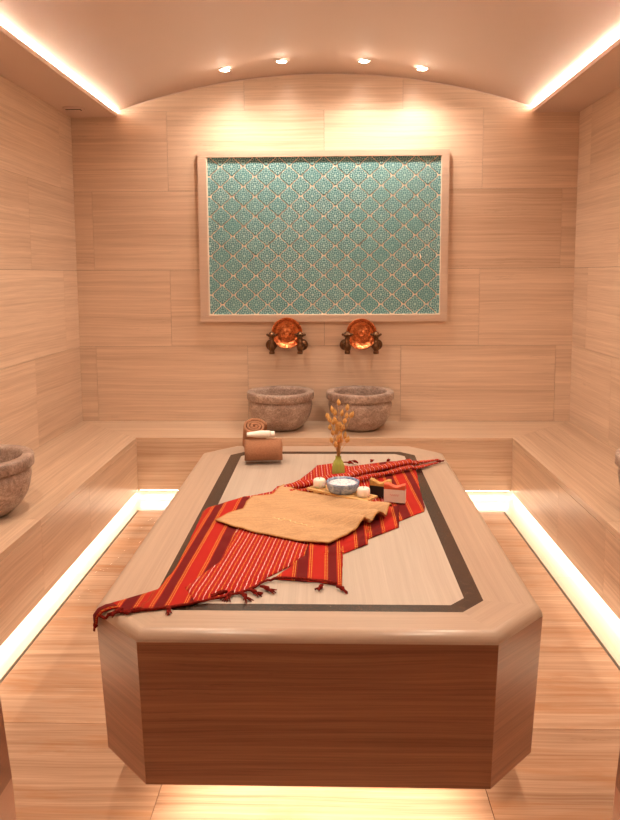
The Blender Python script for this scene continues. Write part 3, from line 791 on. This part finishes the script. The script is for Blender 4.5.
for k in range(9):
    t = k/8; x = -.072+.115*t; hh = .010+.008*smooth(0, .6, t); ww = .020-.003*t
    R.append([Vector((x, ww*math.cos(2*PI*j/24), hh*math.sin(2*PI*j/24))) for j in range(24)])
m.rings(R); local(m.build('tube_body', M['tube']), e)
m = MB(); m.lathe([(.002, .043), (.014, .043), (.015, .047), (.015, .062), (.013, .066), (.002, .066)], 24, rot=rotx); local(m.build('cap', M['tube']), e)
m = MB()
for k in range(4): m.box(.026, .040, -.0155+.0, -.0145, -.006+k*.004, -.0045+k*.004)
for k in range(3): m.box(.027+k*.005, .030+k*.005, -.006, .004, .0158, .0162)
tag(local(m.build('print', M['mark']), e), 'small red brown print')
e.rotation_euler.z = .08

# ---------------------------------------------------------------- tray set
TA = -.61
tray = empty('bamboo_tray', (.052, 2.838, HS+.021), 'small slatted bamboo tray holding the blue bowl and two candles', 'tray')
for k in range(4):
    m = MB(); y = -.0345+k*.023; m.box(-.148, .146, y-.0085, y+.0085, .012, .020); local(m.build('slat', M['bamboo'], bevel=.002), tray)
for x in (-.105, .105):
    m = MB(); m.box(x-.008, x+.008, -.043, .043, .0, .0125); local(m.build('cross_bar', M['bamboo'], bevel=.0015), tray)
tray.rotation_euler.z = TA
ZT = HS+.041
e = empty('blue_bowl', (.057, 2.845, ZT), 'blue and white marbled ceramic bowl filled with bath salt', 'bowl')
m = MB(); m.lathe([(.002, 0), (.050, 0), (.058, .004), (.064, .014), (.067, .034), (.068, .042), (.0665, .044), (.064, .042), (.062, .032), (.056, .012), (.04, .008), (.002, .007)], 56); local(m.build('bowl_body', M['glaze']), e)
m = MB(); m.lathe([(.0622, .034), (.050, .038), (.025, .041), (.002, .042)], 40, cap0=True); s_ = local(m.build('bath_salt', M['salt']), e); tag(s_, 'white and blue bath salt', kind='stuff')
def candle(x, y, label):
    e = empty('pillar_candle', (x, y, ZT), label, 'candle', 'ivory candles on the tray')
    m = MB(); m.lathe([(.002, 0), (.023, 0), (.0255, .004), (.0262, .015), (.0255, .030), (.022, .0345), (.012, .0345), (.006, .0335), (.002, .033)], 40); local(m.build('wax_body', M['wax']), e)
    m = MB(); m.tube([(0, 0, .032), (.0005, 0, .038), (.0015, 0, .042)], .0009, 6); local(m.build('wick', M['black']), e)
candle(-.040, 2.905, 'small ivory candle left of the blue bowl on the bamboo tray')
candle(.139, 2.780, 'small ivory candle right of the blue bowl on the bamboo tray')

# vase with dried bunny tail grass
VX, VY = .043, 3.185
e = empty('green_vase', (VX, VY, HS+.014), 'small ribbed olive green bottle vase behind the blue bowl', 'vase')
m = MB(); m.lathe([(.002, 0), (.024, 0), (.0280, .004), (.0290, .018), (.027, .042), (.021, .062), (.0135, .072), (.012, .082), (.0135, .086), (.011, .086), (.009, .082), (.009, .06), (.002, .05)], 72, mod=lambda a: 1+.035*math.cos(a*12)); local(m.build('vase_body', M['vase']), e)
heads = [(0.046, 0.912), (0.083, 0.899), (0.02, 0.876), (0.058, 0.871), (0.08, 0.862), (0.099, 0.858), (-0.002, 0.854), (0.007, 0.842), (0.038, 0.825), (0.007, 0.805), (0.042, 0.796), (0.063, 0.801), (0.022, 0.78), (0.05, 0.768), (0.014, 0.751), (0.071, 0.755), (0.034, 0.725), (0.08, 0.744), (.03, .84), (.052, .74), (.028, .865), (.05, .82), (.033, .775), (.058, .785), (.02, .825), (.045, .75), (.07, .83), (.04, .80)]
for i, (hx, hz) in enumerate(heads):
    rr = random.Random(i); dy = rr.uniform(-.035, .035); base = Vector((VX+rr.uniform(-.005, .005), VY+rr.uniform(-.005, .005), HS+.070)); top = Vector((hx, VY+dy, hz-.014))
    e = empty('dried_grass_stem', base, 'dried golden bunny tail grass stem standing in the green vase', 'dried grass', 'dried grass stems in the green vase')
    mid = base.lerp(top, .5)+Vector(((VX-hx)*.18, -dy*.2, .01)); m = MB()
    m.tube([Vector((0, 0, 0)), (base.lerp(mid, .5)-base)+Vector(((VX-hx)*.05, 0, 0)), mid-base, top-base], [.0012, .0011, .001, .0009], 6); local(m.build('stem', M['stem']), e)
    ax = (top-mid).normalized(); ax = (ax+Vector((rr.uniform(-.25, .25), 0, .4))).normalized(); q = ax.to_track_quat('Z', 'Y').to_matrix(); m = MB(); L = rr.uniform(.026, .036); W = rr.uniform(.0082, .0108)
    prof = [(.0008, -.002)]+[(W*math.sin(PI*min(1, (t+.06)))**.7*(1-.25*t)+.0006, L*t) for t in [k/9 for k in range(1, 9)]]+[(.0006, L)]
    m.lathe(prof, 14, top-base, rot=q, mod=lambda a: 1+.12*math.cos(a*5))
    for s in range(70):
        t = rr.uniform(.05, .95); a = rr.uniform(0, 2*PI); rd = W*math.sin(PI*min(1, t+.06))**.7*(1-.25*t)
        p = Vector((rd*math.cos(a), rd*math.sin(a), L*t)); d = Vector((math.cos(a)*.5, math.sin(a)*.5, .9)).normalized()*rr.uniform(.004, .007); sd_ = Vector((-math.sin(a), math.cos(a), 0))*.0006
        tb = Vector(top-base); m.face([tb+q@(p-sd_), tb+q@(p+sd_), tb+q@(p+d)])
    local(m.build('seed_head', M['grass'], recalc=True), e)

# soaps
def soap(loc, rz, w, h, t, hb, mats, label, name='soap_bar', seed=0):
    e = empty(name, loc, label, 'soap'); e.rotation_euler.z = rz
    m = MB(); m.box(-w/2, w/2, -t/2, t/2, 0, hb); local(m.build('soap_body', mats[0], bevel=.002), e)
    m = MB(); n = 16; R = []
    for i in range(n+1):
        u = i/n; x = -w/2+w*u; zt = hb+.013+(h-hb-.013)*(.5+.5*math.sin(u*2*PI*1.15+seed)) ; zt = max(zt, hb+.006)
        R.append([Vector((x, -t/2, hb+.0003)), Vector((x, t/2, hb+.0003)), Vector((x, t/2, zt-.002)), Vector((x, t*.2, zt+.0015)), Vector((x, -t*.25, zt)), Vector((x, -t/2, zt-.003))])
    m.rings(R, smooth=False); local(m.build('soap_top', mats[1], bevel=.0012), e)
    return e
s1 = soap((.2665, 2.800, HS+.013), -.26, .086, .076, .026, .052, (M['soap_cream'], M['soap_coral']), 'cream soap bar with wavy coral top on the red cloth', seed=.6)
m = MB(); Q = [(-.018+.036*t, -.0134, .030+.004*math.sin(t*28)) for t in [i/40 for i in range(41)]]; m.tube(Q, .0006, 4); local(m.build('stamp', M['soap_coral']), s1)
soap((.2145, 2.872, HS+.013), -.30, .088, .072, .026, .044, (M['soap_black'], M['soap_gold']), 'black soap bar with golden top behind the cream soap', seed=1.2)

# ---------------------------------------------------------------- water on the floor
m = MB(); rr = random.Random(5)
for cx, cy, sx, sy in ((-1.120, 3.95, .03, .15), (-1.116, 3.52, .022, .09), (-1.105, 3.66, .02, .08), (-1.155, 3.42, .022, .05), (-1.148, 3.17, .026, .06), (-1.05, 3.75, .035, .12), (-1.03, 3.40, .025, .10), (-1.09, 4.12, .03, .08)):
    n = 64; pr = []
    base = [1+.6*noise.noise(Vector((math.cos(2*PI*k/n)*1.6+cx*9, math.sin(2*PI*k/n)*1.6+cy*9, 0)))+.45*noise.noise(Vector((math.cos(2*PI*k/n)*4+cx*9, math.sin(2*PI*k/n)*5, 4))) for k in range(n)]
    R = [[Vector((cx+sx*f*base[k]*math.cos(2*PI*k/n), cy+sy*f*base[k]*math.sin(2*PI*k/n), z)) for k in range(n)] for f, z in ((1, .0002), (.97, .0005), (.90, .0007), (.75, .0008), (.4, .0008))]
    m.rings(R, cap0=False)
tag(m.build('water_puddles', M['water']), 'thin splashes of water on the floor left of the platform', 'water', kind='stuff')
